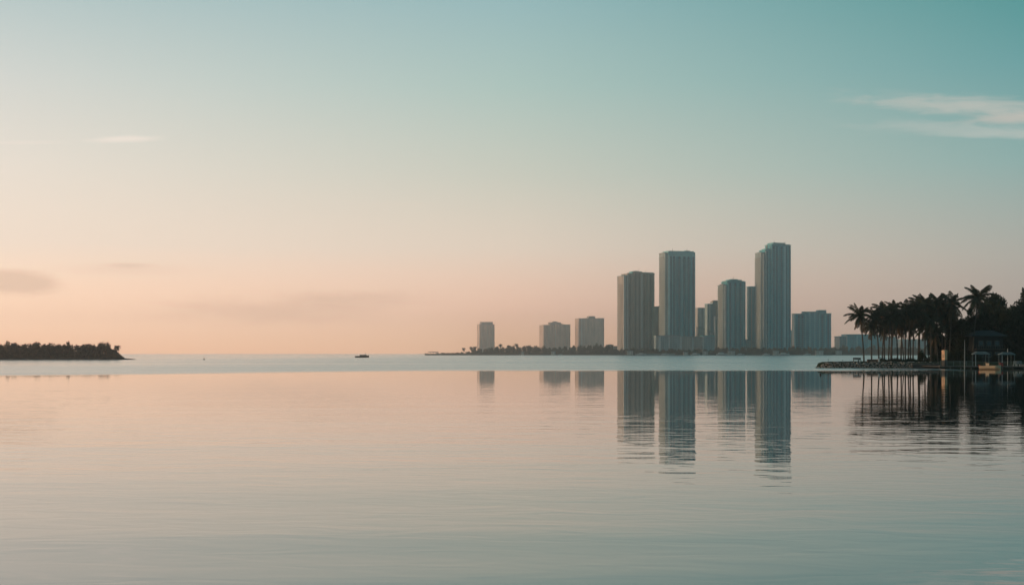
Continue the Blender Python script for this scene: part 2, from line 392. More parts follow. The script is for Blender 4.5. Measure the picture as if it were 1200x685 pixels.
for i in range(5):
    FARM.append((broad_crown(60+i, 16, 60, 3.2, 2.7, .42, 1.25, 1.2, 6).mesh('crown', M_LEAF2), limbs(70+i, 5.4, .22, 2.4, 4).mesh('trunk', M_BARK)))
SHRUB = [broad_crown(80+i, 12, 130, 1.3, .75, .13, .5, 0, 5).mesh('foliage', M_LEAF) for i in range(3)]
STEM = MB().tube([(0, 0, -.2), (.05, 0, .5), (0, .04, 1.1)], [.06, .05, .02], 6).tube([(0, 0, .2), (.35, .1, .9)], [.04, .015], 5).tube([(0, 0, .3), (-.35, -.1, .95)], [.04, .015], 5).mesh('stem', M_BARK)
def tree(label, cxp, topy, wpx, Y, zg, group, protos, seed, name='broadleaf_tree', lowk=1.0):
    r = random.Random(seed); cr, tk = protos[seed % len(protos)]
    H = pz(topy, Y)-zg; W = wpx/F*Y
    o = thing(name, label, 'tree', (px(cxp, Y), Y, zg), r.uniform(0, 6.28), group)
    k = H/(6.9 if protos is NEAR else 5.5+1.4*lowk)
    put('trunk', tk, o, (0, 0, 0), 0, (min(k, W/6), min(k, W/6), k))
    put('crown', cr, o, (0, 0, 1.4*k*lowk), 0, (W/6.6, W/6.6, k*(1.0)))
    return o
def shrub(label, cxp, topy, wpx, Y, zg, group, seed):
    o = thing('shrub', label, 'shrub', (px(cxp, Y), Y, zg), seed*1.3, group)
    H = pz(topy, Y)-zg; W = wpx/F*Y
    put('stem', STEM, o, (0, 0, 0), 0, (W/3, W/3, H/2)); put('foliage', SHRUB[seed % 3], o, (0, 0, 0), 0, (W/3.3, W/3.3, H/2.0)); return o

# --- right point: palms
PL = [(1012.5, 1008.5, 369, 14.5, 292, 'coconut palm with full crown standing alone nearest the tip of the rocky point'),
      (1021.5, 1021, 381, 12, 296, 'shorter coconut palm, second from the tip of the point, with dry lower fronds'),
      (1030, 1027, 370, 12, 293, 'coconut palm, third trunk from the tip of the rocky point'),
      (1036.5, 1035, 363, 13, 300, 'tall coconut palm, fourth trunk from the tip of the rocky point'),
      (1041.5, 1043, 373, 11, 294, 'coconut palm, fifth trunk from the tip of the rocky point'),
      (1045, 1047.5, 361.5, 12.5, 302, 'coconut palm, sixth trunk from the tip of the rocky point'),
      (1052, 1050, 369, 12, 294, 'coconut palm, seventh trunk from the tip of the rocky point'),
      (1059, 1053.5, 378, 11, 306, 'leaning coconut palm whose thin trunk tilts left inside the palm row'),
      (1061, 1060.5, 362.5, 12.5, 296, 'coconut palm, straight trunk just right of the leaning palm'),
      (1064.5, 1067, 368.5, 12, 303, 'coconut palm, second trunk right of the leaning palm'),
      (1070, 1071.5, 364, 13, 297, 'coconut palm, third trunk right of the leaning palm'),
      (1076, 1078.5, 356, 14, 305, 'taller coconut palm rising above the row just left of the round shrub'),
      (1084, 1084.5, 356, 13, 300, 'coconut palm directly above the round shrub'),
      (1091, 1090, 374, 12, 294, 'low coconut palm with drooping crown beside the round shrub'),
      (1096, 1099, 353.5, 13, 304, 'tall coconut palm left of the sunlit hut'),
      (1104, 1106, 371, 12, 308, 'shorter coconut palm behind the sunlit hut'),
      (1113, 1115.5, 355, 15, 302, 'tall wide-crowned coconut palm right of the sunlit hut'),
      (1034, 1036, 384, 11, 309, 'low coconut palm tucked behind the third and fourth trunks'),
      (1044, 1045.5, 383, 11, 310, 'low coconut palm tucked behind the fifth and sixth trunks'),
      (1056, 1057, 381, 12, 309, 'low coconut palm tucked behind the leaning palm'),
      (1067, 1067, 382, 12, 310, 'low coconut palm behind the straight trunks right of the leaning palm'),
      (1077.5, 1077.5, 374, 13, 309, 'mid-height coconut palm directly behind the taller crown left of the shrub'),
      (1088, 1087, 383, 14, 300, 'low coconut palm under the taller crowns, right of the round shrub top'),
      (1099, 1097, 388, 13, 298, 'lowest coconut palm with fronds hanging beside the sunlit hut'),
      (1108, 1109, 366, 15, 306, 'coconut palm between the two tall crowns above the hut'),
      (1092, 1092, 362, 14, 308, 'coconut palm half hidden behind the tall crowns left of the hut'),
      (1140, 1147, 348, 18, 300, 'tallest coconut palm, its crown clear of the dark trees above the pole')]
for i, (bx, cx, cy, rad, Y, lb) in enumerate(PL):
    palm(lb, bx, cx, cy, rad, Y, 1.22, 'coconut palms on the rocky point', seed=i, tr=.155 if i != 7 else .12)
# trees behind, down to the lawn
TR = [(1122, 366, 34, 318, 'dark leafy tree filling the gap right of the wide-crowned palm'), (1136, 372, 30, 312, 'dark leafy tree behind the tall pole'),
      (1161, 346, 33, 322, 'tall domed dark tree just right of the tallest palm'), (1150, 368, 34, 310, 'dark tree under the tallest palm beside the house'),
      (1176, 362, 26, 318, 'dark tree filling the dip right of the domed tree'), (1204, 341, 40, 326, 'tallest dark tree at the right edge of the picture'),
      (1188, 360, 26, 312, 'dark tree left of the tallest edge tree'), (1222, 345, 36, 322, 'dark tree cut off by the right edge'),
      (1095, 399, 15, 312, 'lower dark tree behind the round shrub'), (1102, 393, 30, 312, 'lowest dark tree behind the sunlit hut'),
      (1210, 372, 36, 306, 'low dark tree behind the pale chairs'), (1126, 376, 30, 306, 'dark tree just left of the tall pole'), (1183, 372, 28, 306, 'dark tree overhanging the right end of the house'), (1245, 352, 40, 318, 'dark tree beyond the right edge'), (1268, 360, 44, 312, 'dark tree far beyond the right edge')]
for i, (cx, ty, wp, Y, lb) in enumerate(TR):
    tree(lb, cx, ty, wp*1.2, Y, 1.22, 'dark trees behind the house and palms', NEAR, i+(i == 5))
SH = [(1081, 410, 17, 293, 'round dark shrub at the foot of the palms left of the hut'), (1095, 413, 13, 296, 'dark shrub between the round shrub and the hut')]
for i, (cx, ty, wp, Y, lb) in enumerate(SH): shrub(lb, cx, ty, wp, Y, 1.2, 'shrubs by the hut', i)
for i, (cx, ty) in enumerate([(1115, 410), (1122, 406), (1130, 408), (1138, 411), (1146, 413)]):
    shrub('dark garden shrub between the hut and the left gazebo', cx, ty, 12, 297+i % 3, 1.2, 'shrubs between hut and gazebo', i)
for i, (cx, ty) in enumerate([(1166, 413), (1190, 408), (1199, 406), (1210, 408), (1222, 405)]):
    shrub('dark garden shrub behind the right gazebo and chairs', cx, ty, 13, 300+i % 3, 1.2, 'shrubs behind the right gazebo', i+1)
ub = MB(); r = random.Random(12)
for i in range(16000):
    xx = r.uniform(1090, 1262); p = Vector((px(xx, 306), 303+r.random()*5, 1.2+abs(r.gauss(0, 1.1))*(.7+.3*math.sin(xx*.21))*min(1, (xx-1086)/22))); s = .2
    a = Vector((r.gauss(0, 1), r.gauss(0, 1), r.gauss(0, 1))).normalized(); b_ = a.orthogonal().normalized()
    ub.add([p-a*s, p+b_*s*.6, p+a*s, p-b_*s*.6], [(0, 1, 2, 3)])
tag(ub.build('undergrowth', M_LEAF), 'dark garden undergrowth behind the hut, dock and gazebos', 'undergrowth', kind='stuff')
# low hedge under the palms
hb = MB(); r = random.Random(5)
for i in range(5200):
    x = px(r.uniform(1031, 1076), 291); p = Vector((x, 291+r.uniform(-.5, .5), 1.2+abs(r.gauss(0, .22))+.12*math.sin(x*2.1)+.1)); s = .12
    a = Vector((r.gauss(0, 1), r.gauss(0, 1), r.gauss(0, 1))).normalized(); b_ = a.orthogonal().normalized()
    hb.add([p-a*s, p+b_*s*.5, p+a*s, p-b_*s*.5], [(0, 1, 2, 3)])
tag(hb.build('hedge', M_LEAF), 'low dark hedge running under the row of palms', 'hedge')

# rocks of the revetment
ROCKS = []
for k in range(6):
    r = random.Random(90+k); mb = MB(); rings = []
    n = 9
    for zi, (z, rr) in enumerate(((-.42, .35), (-.28, .85), (0, 1.0), (.26, .82), (.42, .4))):
        rings.append([Vector((math.cos(t)*rr*r.uniform(.78, 1.15), math.sin(t)*rr*.8*r.uniform(.78, 1.15), z*r.uniform(.8, 1.2))) for t in [2*math.pi*j/n for j in range(n)]])
    mb.loft(rings); ROCKS.append(mb.mesh('rock', M_ROCK))
r = random.Random(6); cnt = 0
for row, (dy, z) in enumerate(((-.5, .08), (-.12, .45), (.28, .8), (.75, 1.1))):
    x = 957.5 + row*3.2
    while x < 1098:
        Y = DP + dy - (x-975)/126*1.6 + r.uniform(-.15, .15) + (1.2 if x < 975 else 0)*(975-x)/18
        sz = r.uniform(.17, .36)
        k = min(1, (x-955)/16)
        o = put('shore_rock', ROCKS[r.randrange(6)], None, (px(x, DP), Y, z*k*r.uniform(.85, 1.1)), r.uniform(0, 6.28), sz)
        o.rotation_euler.x = r.uniform(-.4, .4)
        where = ('at the bare tip of the point' if x < 1000 else 'below the palm row' if x < 1060 else 'near the seawall')
        tag(o, 'grey boulder in the rocks %s, %s' % (where, ('waterline course', 'second course', 'third course', 'top course')[row]), 'rock', 'boulders of the point %s, row %d' % (where, row+1))
        x += sz*2*F/DP*r.uniform(.72, .95); cnt += 1

# small things on the point
def zb(): return 1.25
t = thing('garden_bench', 'small dark bench on the lawn left of the first palm', 'bench', (px(1003, 291), 291, 1.22))
MB().box(-.55, .55, -.2, .2, .38, .43).build('seat', M_WOOD, t); MB().box(-.55, .55, .17, .22, .48, .85).build('backrest', M_WOOD, t)
for sx in (-.5, .45): MB().box(sx, sx+.06, -.18, .18, -.1, .38).build('leg', M_DARK, t)
t = thing('wooden_chair', 'small dark chair between the bench and the first palm', 'chair', (px(1008, 291), 291.2, 1.22))
MB().box(-.25, .25, -.22, .22, .36, .41).build('seat', M_WOOD, t); MB().box(-.25, .25, .18, .23, .45, .85).build('backrest', M_WOOD, t)
for sx in (-.24, .19):
    for sy in (-.2, .14): MB().box(sx, sx+.05, sy, sy+.05, -.1, .36).build('leg', M_DARK, t)
t = thing('low_wall', 'low brown masonry planter wall under the second palm', 'wall', (px(1022.5, 289.5), 289.5, 1.2))
MB().box(-1.05, 1.05, -.25, .25, -.3, .50).build('wall', mat('brown_masonry', (.16, .10, .07), .9, .25, 4), t); MB().box(-1.12, 1.12, -.3, .3, .502, .56).build('coping', M_CONCD, t)
t = thing('stone_post', 'pale square post right of the brown planter wall', 'post', (px(1030, 289), 289, 1.2))
MB().box(-.14, .14, -.14, .14, -.3, .62).build('shaft', M_WHITE, t); MB().box(-.19, .19, -.19, .19, .622, .72).build('cap', M_WHITE, t)
for i, (x, hh, lb) in enumerate([(971, 1.0, 'thin dark stake on the rocks nearest the tip'), (988, .8, 'thin dark stake on the rocks left of the bench')]):
    o = MB().tube([(0, 0, -.5), (0, 0, hh*.5), (.02, 0, hh)], [.04, .035, .03], 6).build('stake', M_DARK, None, (px(x, 288), 288.3, .9)); tag(o, lb, 'stake')

# seawall + dock
def pipe(mb, a, b, r_, n=6): return mb.tube([a, b], [r_, r_], n)
t = thing('seawall', 'low concrete seawall with pale cap between the rocks and the dock', 'wall', (px(1070, 283), 283.4, 0))
L = px(1101, 283)-px(1070, 283)
MB().box(0, L, 0, .6, -.8, .80).build('wall', mat('stained_concrete', (.09, .085, .075), .9, .3, 1), t); MB().box(-.05, L+.05, -.08, .68, .802, .92).build('cap', mat('worn_cap', (.22, .21, .19), .85, .2, 1), t)
DD = 272.0; xa = px(1101, DD); xb = px(1262, DD)
t = thing('dock', 'long low timber dock with railing along the garden shore', 'dock', (0, DD, 0))
MB().box(xa, xb, 0, 12.6, .38, .50).build('deck', M_WOOD, t)
MB().box(xa, xb, -.04, 0.0, .30, .496).build('fascia', M_WOOD, t)
for i in range(14):
    x = xa+.15+i*(xb-xa-.3)/13
    MB().tube([(x, .2, -1.0), (x, .2, .375)], [.13, .12], 8).build('pile', M_WOOD, t)
rl = MB(); x = xa+.3
xs = []
while x < px(1148, DD): xs.append(x); x += 1.25
for x in xs: rl.box(x-.03, x+.03, .3, .36, .502, 1.45)
rl.box(xs[0]-.03, xs[-1]+.03, .29, .37, 1.452, 1.5); 
for z in (.75, .98, 1.2): rl.box(xs[0], xs[-1], .32, .34, z, z+.025)
rl.build('railing', M_BLUEC, t)
# sunlit hut
t = thing('garden_hut', 'narrow cream hut with rounded roof glowing in the low sun at the dock end', 'hut', (px(1105.4, 276), 276, .5), R(-58))
MB().box(-.40, .40, -.02, .74, 0, 1.18).build('base', mat('stained_concrete', (.09, .085, .075), .9, .3, 1), t)
body = MB(); body.box(-.38, .38, 0, .72, 1.182, 2.75).build('wall', M_CREAM, t)
rf = MB(); rings = []
for y in (-.05, .77):
    rings.append([(math.cos(a)*.44, y, 2.752+math.sin(a)*.36) for a in [math.pi*k/10 for k in range(11)]])
rf.loft(rings).build('roof', M_CREAM, t)
MB().tube([(0, .36, 3.05), (0, .36, 3.45)], [.06, .03], 6).build('finial', M_RED, t)
MB().box(-.2, .2, -.025, -.002, 1.6, 2.3).build('shutter', mat('peeling_shutter', (.5, .36, .25), .8, .15, 4), t)
# tall pole
t = thing('lamp_pole', 'tall slim pale pole rising from the water in front of the dock railing', 'pole', (px(1130.5, 270.5), 270.5, 0))
MB().tube([(0, 0, -.9), (0, 0, 1.2), (0, 0, 3.4), (.02, 0, 5.5)], [.10, .095, .07, .045], 8).build('shaft', M_CONC, t)
MB().tube([(0, 0, 1.0), (0, 0, 1.3)], [.13, .13], 8).build('collar', M_CONC, t)
MB().box(-.05, .32, -.05, .05, 5.502, 5.56).build('lamp_head', M_DARK, t)
# gazebos
def gazebo(label, x0, x1, Y, zf, ytop, yeave, mast=False):
    w_ = px(x1, Y)-px(x0, Y); t = thing('gazebo', label, 'gazebo', (px((x0+x1)/2, Y), Y, zf), 0, 'gazebos on the dock')
    ze = pz(yeave, Y)-zf; zt = pz(ytop, Y)-zf
    hw = w_/2
    MB().loft([[(-hw, -hw*.8, ze), (hw, -hw*.8, ze), (hw, hw*.8, ze), (-hw, hw*.8, ze)], [(-hw, -hw*.8, ze+.12), (hw, -hw*.8, ze+.12), (hw, hw*.8, ze+.12), (-hw, hw*.8, ze+.12)],
               [(-hw*.55, -hw*.35, zt), (hw*.55, -hw*.35, zt), (hw*.55, hw*.35, zt), (-hw*.55, hw*.35, zt)]]).build('roof', M_BLUEC, t)
    for sx in (-1, 1):
        for sy in (-1, 1):
            MB().box(sx*hw*.88-.04, sx*hw*.88+.04, sy*hw*.7-.04, sy*hw*.7+.04, -.05, ze-.002).build('post', M_WHITE if (sx < 0 and sy < 0) else M_BLUEC, t)
    MB().box(-hw*.6, hw*.6, hw*.3, hw*.45, .4, .46).box(-hw*.6, -hw*.54, hw*.3, hw*.45, 0, .398).box(hw*.54, hw*.6, hw*.3, hw*.45, 0, .398).build('bench', M_WOOD, t)
    if mast: MB().tube([(0.1, -hw*.2, 0), (.1, -hw*.2, zt+.7)], [.05, .04], 6).build('mast', M_WHITE, t)
    return t
gazebo('pale flat-topped gazebo on posts above the small cream boat', 1140.5, 1158, 277, .5, 411.5, 415)
gazebo('pale gazebo with a thin mast, right of the boat, near the picture edge', 1171.5, 1188, 278, .5, 412.3, 415.5, True)
# boat
t = thing('skiff', 'small cream open boat moored at the dock below the left gazebo', 'boat', (px(1160.5, 262), 262, 0), R(-24))
def hull(L_, B, H_, fore=.28, sheer=.15, n=9):
    mb = MB(); rings = []
    for i in range(n):
        t = i/(n-1); x = -L_/2+L_*t
        bw = B/2*(1-max(0, (t-(1-fore))/fore)**2*.96)*(1 if t > .02 else .92); z1 = H_+sheer*t*t
        rings.append([(x, -bw, z1), (x, -bw*.86, z1*.35), (x, 0, -.12 + .14*max(0, t-.8)*5*.5), (x, bw*.86, z1*.35), (x, bw, z1), (x, bw*.82, z1-.005), (x, 0, max(.12, z1-.28)), (x, -bw*.82, z1-.005)])
    mb.loft(rings); return mb
hull(3.8, 1.5, .66).build('hull', M_HULL, t)
MB().box(-.75, -.2, -.3, .3, .3, 1.15).build('console', M_HULL, t)
MB().box(-.71, -.24, -.31, -.29, 1.152, 1.32).build('windscreen', M_GLASS, t)
eng = MB().box(-2.05, -1.78, -.16, .16, .35, .85).build('outboard_motor', M_RED, t)
MB().box(-2.0, -1.86, -.05, .05, -.3, .348).build('motor_leg', M_DARK, eng)
MB().box(-1.4, -.95, -.45, .45, .34, .5).build('seat', M_WOOD, t)
for i, (x, hh, lb) in enumerate([(1155.5, 1.5, 'dark mooring pile at the left end of the small cream boat'), (1175, 1.7, 'dark mooring pile at the right end of the small cream boat')]):
    tag(MB().tube([(0, 0, -1), (0, 0, hh*.5), (0, 0, hh)], [.13, .12, .11], 8).build('mooring_pile', M_WOOD, None, (px(x, 266), 266+i*2, 0)), lb, 'pile', 'mooring piles beside the small boat')
t = thing('storage_box', 'red-brown box standing on the dock beside the right gazebo', 'box', (px(1174, 274), 274.2, .502))
MB().box(-.28, .28, -.2, .2, 0, .62).build('body', M_RED, t); MB().box(-.31, .31, -.23, .23, .622, .70).build('lid', M_DARK, t)
for i, (x, lb) in enumerate([(1189, 'pale deck chair on the dock, first right of the gazebo with mast'), (1194, 'pale deck chair on the dock, middle one of three'), (1199, 'pale deck chair on the dock, closest to the picture edge')]):
    t = thing('deck_chair', lb, 'chair', (px(x, 275), 275+.3*i, .502), R(-25+20*i), 'pale deck chairs on the dock')
    MB().box(-.28, .28, -.25, .25, .36, .41).build('seat', M_BLUEC, t)
    MB().add([(-.28, .22, .41), (.28, .22, .41), (.28, .26, .41), (-.28, .26, .41), (-.28, .45, 1.0), (.28, .45, 1.0), (.28, .49, 1.0), (-.28, .49, 1.0)],
             [(0, 1, 5, 4), (1, 2, 6, 5), (2, 3, 7, 6), (3, 0, 4, 7), (4, 5, 6, 7), (3, 2, 1, 0)]).build('backrest', M_BLUEC, t)
    for sx in (-.27, .22):
        for sy in (-.22, .17): MB().box(sx, sx+.05, sy, sy+.05, 0, .358).build('leg', M_WHITE, t)
# house
HY = 300.0; t = thing('garden_house', 'dark two-storey house with low hipped roof half hidden under the trees', 'house', (px(1159, HY), HY, 1.2))
hw = 3.0; z2 = pz(394, HY)-1.2; zt = pz(389.5, HY)-1.2
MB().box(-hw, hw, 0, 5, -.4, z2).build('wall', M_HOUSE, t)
MB().loft([[(-hw-.7, -.7, z2+.003), (hw+.7, -.7, z2+.003), (hw+.7, 5.7, z2+.003), (-hw-.7, 5.7, z2+.003)], [(-hw-.7, -.7, z2+.18), (hw+.7, -.7, z2+.18), (hw+.7, 5.7, z2+.18), (-hw-.7, 5.7, z2+.18)],
           [(-hw*.5, 2.2, zt+.5), (hw*.5, 2.2, zt+.5), (hw*.5, 2.8, zt+.5), (-hw*.5, 2.8, zt+.5)]]).build('roof', mat('slate_blue_roof', (.024, .038, .038), .6, .15, 2), t)
for zz in (.9, 3.2):
    for xx in (-2.2, -.5, 1.2):
        fr = MB().box(xx, xx+1.0, -.06, -.002, zz, zz+1.2).build('window', M_WOOD, t)
        MB().box(xx+.09, xx+.91, -.075, -.062, zz+.09, zz+1.11).build('pane', M_GLASS, fr)
MB().box(-hw, hw, -1.3, -.003, 2.55, 2.67).build('balcony', M_WOOD, t)
bl = MB()
for k in range(13): bl.box(-hw+k*.49, -hw+k*.49+.05, -1.28, -1.23, 2.672, 3.4)
bl.box(-hw, hw+.05, -1.29, -1.22, 3.402, 3.46).build('balustrade', M_WOOD, t)

# --- left islet trees
segs = [(-60, 12, 'at the left edge of the picture'), (12, 50, 'in the left half of the islet wood'), (50, 88, 'just left of the gap in the islet wood'), (96, 132, 'right of the gap in the islet wood')]
r = random.Random(31); k = 0
for a, b_, wh in segs:
    x = a+1
    while x < b_:
        for row in range(2):
            Y = DI+6+row*8+r.uniform(-2, 2); ty = 401.3+r.uniform(-1.2, 1.6)+(row == 0)*2.0+(max(0, x-126)*.2)
            tree('dark tree %s, front row' % wh if row == 0 else 'dark tree %s, standing behind the front row' % wh, x+r.uniform(-1.5, 1.5), ty, r.uniform(13, 19), Y, .45,
                 'islet trees %s, %s' % (wh, ('front row', 'back row')[row]), FARM, k, lowk=.5); k += 1
        x += r.uniform(6.5, 8.5)
for i, (x, ty, wp, lb) in enumerate([(91.5, 408.5, 11, 'lowest dark tree standing in the gap of the islet wood'), (133, 408, 13, 'small dark tree at the right end of the islet wood'), (139, 412.5, 9, 'bushy small tree near the bare spit of the islet')]):
    tree(lb, x, ty, wp, DI+6, .4, 'small trees on the islet', FARM, i, lowk=.4)
for i, (bx, cx, cy, rad, lb) in enumerate([(136, 137.2, 406.5, 4.0, 'lone slim palm at the right end of the wooded islet'), (45, 44.5, 403.3, 4.0, 'palm rising above the middle of the islet wood'),
                                           (15, 15.5, 403.6, 3.8, 'palm rising above the left part of the islet wood'), (89, 89.5, 406.5, 3.8, 'short palm in the gap of the islet wood')]):
    palm(lb, bx, cx, cy, rad, DI+5, .45, 'palms on the islet', LOCROWN, i, tr=.16)
for i in range(12):
    tag(put('shore_rock', ROCKS[i % 6], None, (px(141+i*1.35, DI), DI+4+(i % 3)*.5, .25-.012*i), i, .62-.03*i), 'low dark rock on the bare spit at the right end of the islet', 'rock', 'rocks on the islet spit')
ub = MB(); r = random.Random(8)
for i in range(26000):
    xx = r.uniform(-80, 141); x = px(xx, DI); p = Vector((x, DI+3+r.random()*3.5, .5+min(4.6, abs(r.gauss(0, 2.2)))*min(1, (142.5-xx)/11)*(.8+.1*math.sin(xx*.31)))); s = .35
    a = Vector((r.gauss(0, 1), r.gauss(0, 1), r.gauss(0, 1))).normalized(); b_ = a.orthogonal().normalized()
    ub.add([p-a*s, p+b_*s*.5, p+a*s, p-b_*s*.5], [(0, 1, 2, 3)])
tag(ub.build('undergrowth', M_LEAF2), 'dense dark undergrowth along the shore of the wooded islet', 'undergrowth', kind='stuff')

# --- far shore trees
r = random.Random(41); k = 0
names = [(500, 556, 'on the low spit left of the small lone tower', 412.2, 410.8), (556, 582, 'at the foot of the small lone tower', 408.5, 407.5), (582, 631, 'between the small lone tower and the stepped block', 407.2, 404.8),
         (631, 672, 'at the foot of the stepped block', 408.2, 406), (672, 722, 'in front of the brown square block', 405, 403.2), (722, 770, 'at the foot of the grey-brown tower', 409.5, 407.5),
         (770, 840, 'before the pale podium block', 410.5, 408.6), (840, 885, 'at the foot of the mid-height teal tower', 409.5, 407), (885, 930, 'at the foot of the tallest tower', 409, 406.6),
         (930, 978, 'at the foot of the wide stepped teal block', 408.5, 405.5), (978, 1120, 'on the far shore right of the wide teal block', 408.5, 405)]
for a, b_, wh, y0, y1 in names:
    x = a
    while x < b_:
        for row in range(2):
            ty = r.uniform(y1, y0)-.4-(.6 if row else -1.0)
            if a == 500: ty = 414.2-(x-500)/56*2.6+r.uniform(-.6, .5)
            tree('hazy tree %s, %s' % (wh, ('front row', 'back row')[row]), x+r.uniform(-1, 1), ty, r.uniform(6, 10) if a > 500 else 5.5, DF+8+row*12, 1.4,
                 'hazy trees %s, %s' % (wh, ('front row', 'back row')[row]), FARM, k, lowk=.35); k += 1
        x += r.uniform(5.2, 7.4)
for i, (x, cy, rad, lb) in enumerate([(543.5, 408.5, 2.3, 'first tiny hazy palm on the low spit'), (552.5, 407.5, 2.4, 'second tiny hazy palm on the low spit'), (556.5, 407.0, 2.4, 'tiny hazy palm touching the small lone tower'), (586.5, 404.5, 2.4, 'tiny hazy palm just right of the small lone tower'),
                                      (596, 405.5, 2.4, 'tiny hazy palm, second right of the small lone tower'), (605, 403.8, 2.4, 'tallest tiny hazy palm midway between lone tower and stepped block'), (618, 405.8, 2.4, 'tiny hazy palm left of the stepped block'), (628, 406.2, 2.3, 'tiny hazy palm beside the stepped block')]):
    palm(lb, x+.3, x, cy, rad, DF+6, 1.4, 'tiny palms on the far shore', LOCROWN, i, tr=.3)
ub = MB()
for i in range(24000):
    xx = r.uniform(500, 1330); p = Vector((px(xx, DF), DF+5+r.random()*6, 1.4+abs(r.gauss(0, 3.0))*(min(1, max(.1, (xx-500)/130)))*(.75+.25*math.sin(xx*.17)))); s = .8
    a = Vector((r.gauss(0, 1), r.gauss(0, 1), r.gauss(0, 1))).normalized(); c = a.orthogonal().normalized()
    ub.add([p-a*s, p+c*s*.6, p+a*s, p-c*s*.6], [(0, 1, 2, 3)])
tag(ub.build('shore_scrub', M_LEAF2), 'dark scrub along the far shore below the skyline', 'undergrowth', kind='stuff')

# ------------------------------------------------------------------ skyline
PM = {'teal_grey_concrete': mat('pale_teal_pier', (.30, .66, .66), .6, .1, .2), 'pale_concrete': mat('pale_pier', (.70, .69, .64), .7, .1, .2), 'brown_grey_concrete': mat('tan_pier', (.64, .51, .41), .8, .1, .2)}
DK = mat('dark_glass_strip', (.03, .20, .25), .2, .2, .2); DKB = mat('dark_brown_strip', (.16, .14, .125), .4, .2, .2)
def building(name, label, xl, xm, xr, th, Y, blocks, piers=(), balc=(), caps=(), floor=3.25, group=None, masts=()):
    """corner nearest to us at pixel xm; blocks (u0,u1,v0,v1,top_y,facade,slab material)"""
    th = R(th); c, s = math.cos(th), math.sin(th); X = px(xm, Y); ql = (xl-600)/F; qr = (xr-600)/F
    W = (qr*Y-X)/(c-qr*s); D = (X-ql*Y)/(s+ql*c) if xl < xm else 26.0
    root = thing(name, label, 'building', (X, Y, 1.4), th, group)
    zz = lambda y: pz(y, Y)-1.4
    for i, (u0, u1, v0, v1, ty, fm, sm) in enumerate(blocks):
        z1 = zz(ty); a = (u0*W, u1*W, v0*D, v1*D)
        MB().box(a[0], a[1], a[2], a[3], -2, z1).build('wall', fm, root)
        sl = MB(); z = floor*.9; e = .28+.025*i; f_ = floor*(1+.003*i)
        while z < z1-1: sl.box(a[0]-e, a[1]+e, a[2]-e, a[3]+e, z, z+.32); z += f_
        sl.box(a[0]-e-.1, a[1]+e+.1, a[2]-e-.1, a[3]+e+.1, z1+.003, z1+1.1); sl.build('floor_slabs', sm, root)
    for (u, wd, ty, pm) in piers:
        pm = PM.get(pm.name, pm); wd *= 1.7
        MB().box(u*W-wd/2, u*W+wd/2, -.75 if pm is not DK else -.5, .02*D, -1, zz(ty)).build('pier', pm, root)
    for (face, u0, u1, ty, bm) in balc:
        mb = MB(); z = floor*.9+.36
        while z < zz(ty)-2:
            if face == 'f': mb.box(u0*W, u1*W, -1.7, -.45, z, z+.22); mb.box(u0*W, u1*W, -1.7, -1.6, z+.222, z+1.2)
            elif face == 'l': mb.box(-1.8, -.45, u0*D, u1*D, z, z+.22); mb.box(-1.8, -1.7, u0*D, u1*D, z+.222, z+1.2)
            else: mb.box(W+.45, W+1.8, u0*D, u1*D, z, z+.22); mb.box(W+1.7, W+1.8, u0*D, u1*D, z+.222, z+1.2)
            z += floor
        mb.build('balcony_stack', bm, root)
    for (u0, u1, v0, v1, yb, yt, cm, nm) in caps:
        MB().box(u0*W, u1*W, v0*D, v1*D, zz(yb), zz(yt)).build(nm, cm, root)
    for k, (u, v, hm_, yb) in enumerate(masts):
        MB().tube([(u*W, v*D, zz(yb)), (u*W, v*D, zz(yb)+hm_)], [.35, .15], 6).build('roof_mast', M_DARK, root)
    return root, W, D, zz

LT = M_CONC; TT = M_CONCT; BR = M_CONCD
# small lone tower
building('apartment_tower', 'small lone hazy tower at the left end of the skyline', 559, 562, 579.6, 12, 4300,
         [(0, 1, 0, 1, 380, M_HAZED, BR)], piers=[(.15, 1.2, 380, BR), (.5, 1.2, 380, BR), (.85, 1.2, 380, BR)], caps=[(.14, .9, .1, .8, 381, 376.8, BR, 'penthouse')], group='hazy low blocks left of the towers')
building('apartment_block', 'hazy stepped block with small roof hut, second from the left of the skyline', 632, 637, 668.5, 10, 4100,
         [(0, .45, 0, 1, 380.8, M_HAZED, BR), (.45, .72, -.08, 1, 379.5, M_HAZED, LT), (.72, 1, .02, 1, 380.3, M_HAZED, BR)],
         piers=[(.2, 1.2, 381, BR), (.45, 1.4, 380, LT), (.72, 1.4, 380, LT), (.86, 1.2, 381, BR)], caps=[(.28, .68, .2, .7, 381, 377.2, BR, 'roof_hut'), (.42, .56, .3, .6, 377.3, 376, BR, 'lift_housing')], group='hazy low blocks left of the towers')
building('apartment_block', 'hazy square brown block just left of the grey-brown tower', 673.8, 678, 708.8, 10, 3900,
         [(0, .22, 0, 1, 373.2, M_HAZED, LT), (.22, .97, -.03, 1, 372.9, M_HAZED, BR)],
         piers=[(.12, 1.6, 373, LT), (.22, 1.2, 374, LT), (.6, 1.2, 374, BR)], caps=[(.42, .66, .2, .7, 374, 370, BR, 'roof_hut')], group='hazy low blocks left of the towers')
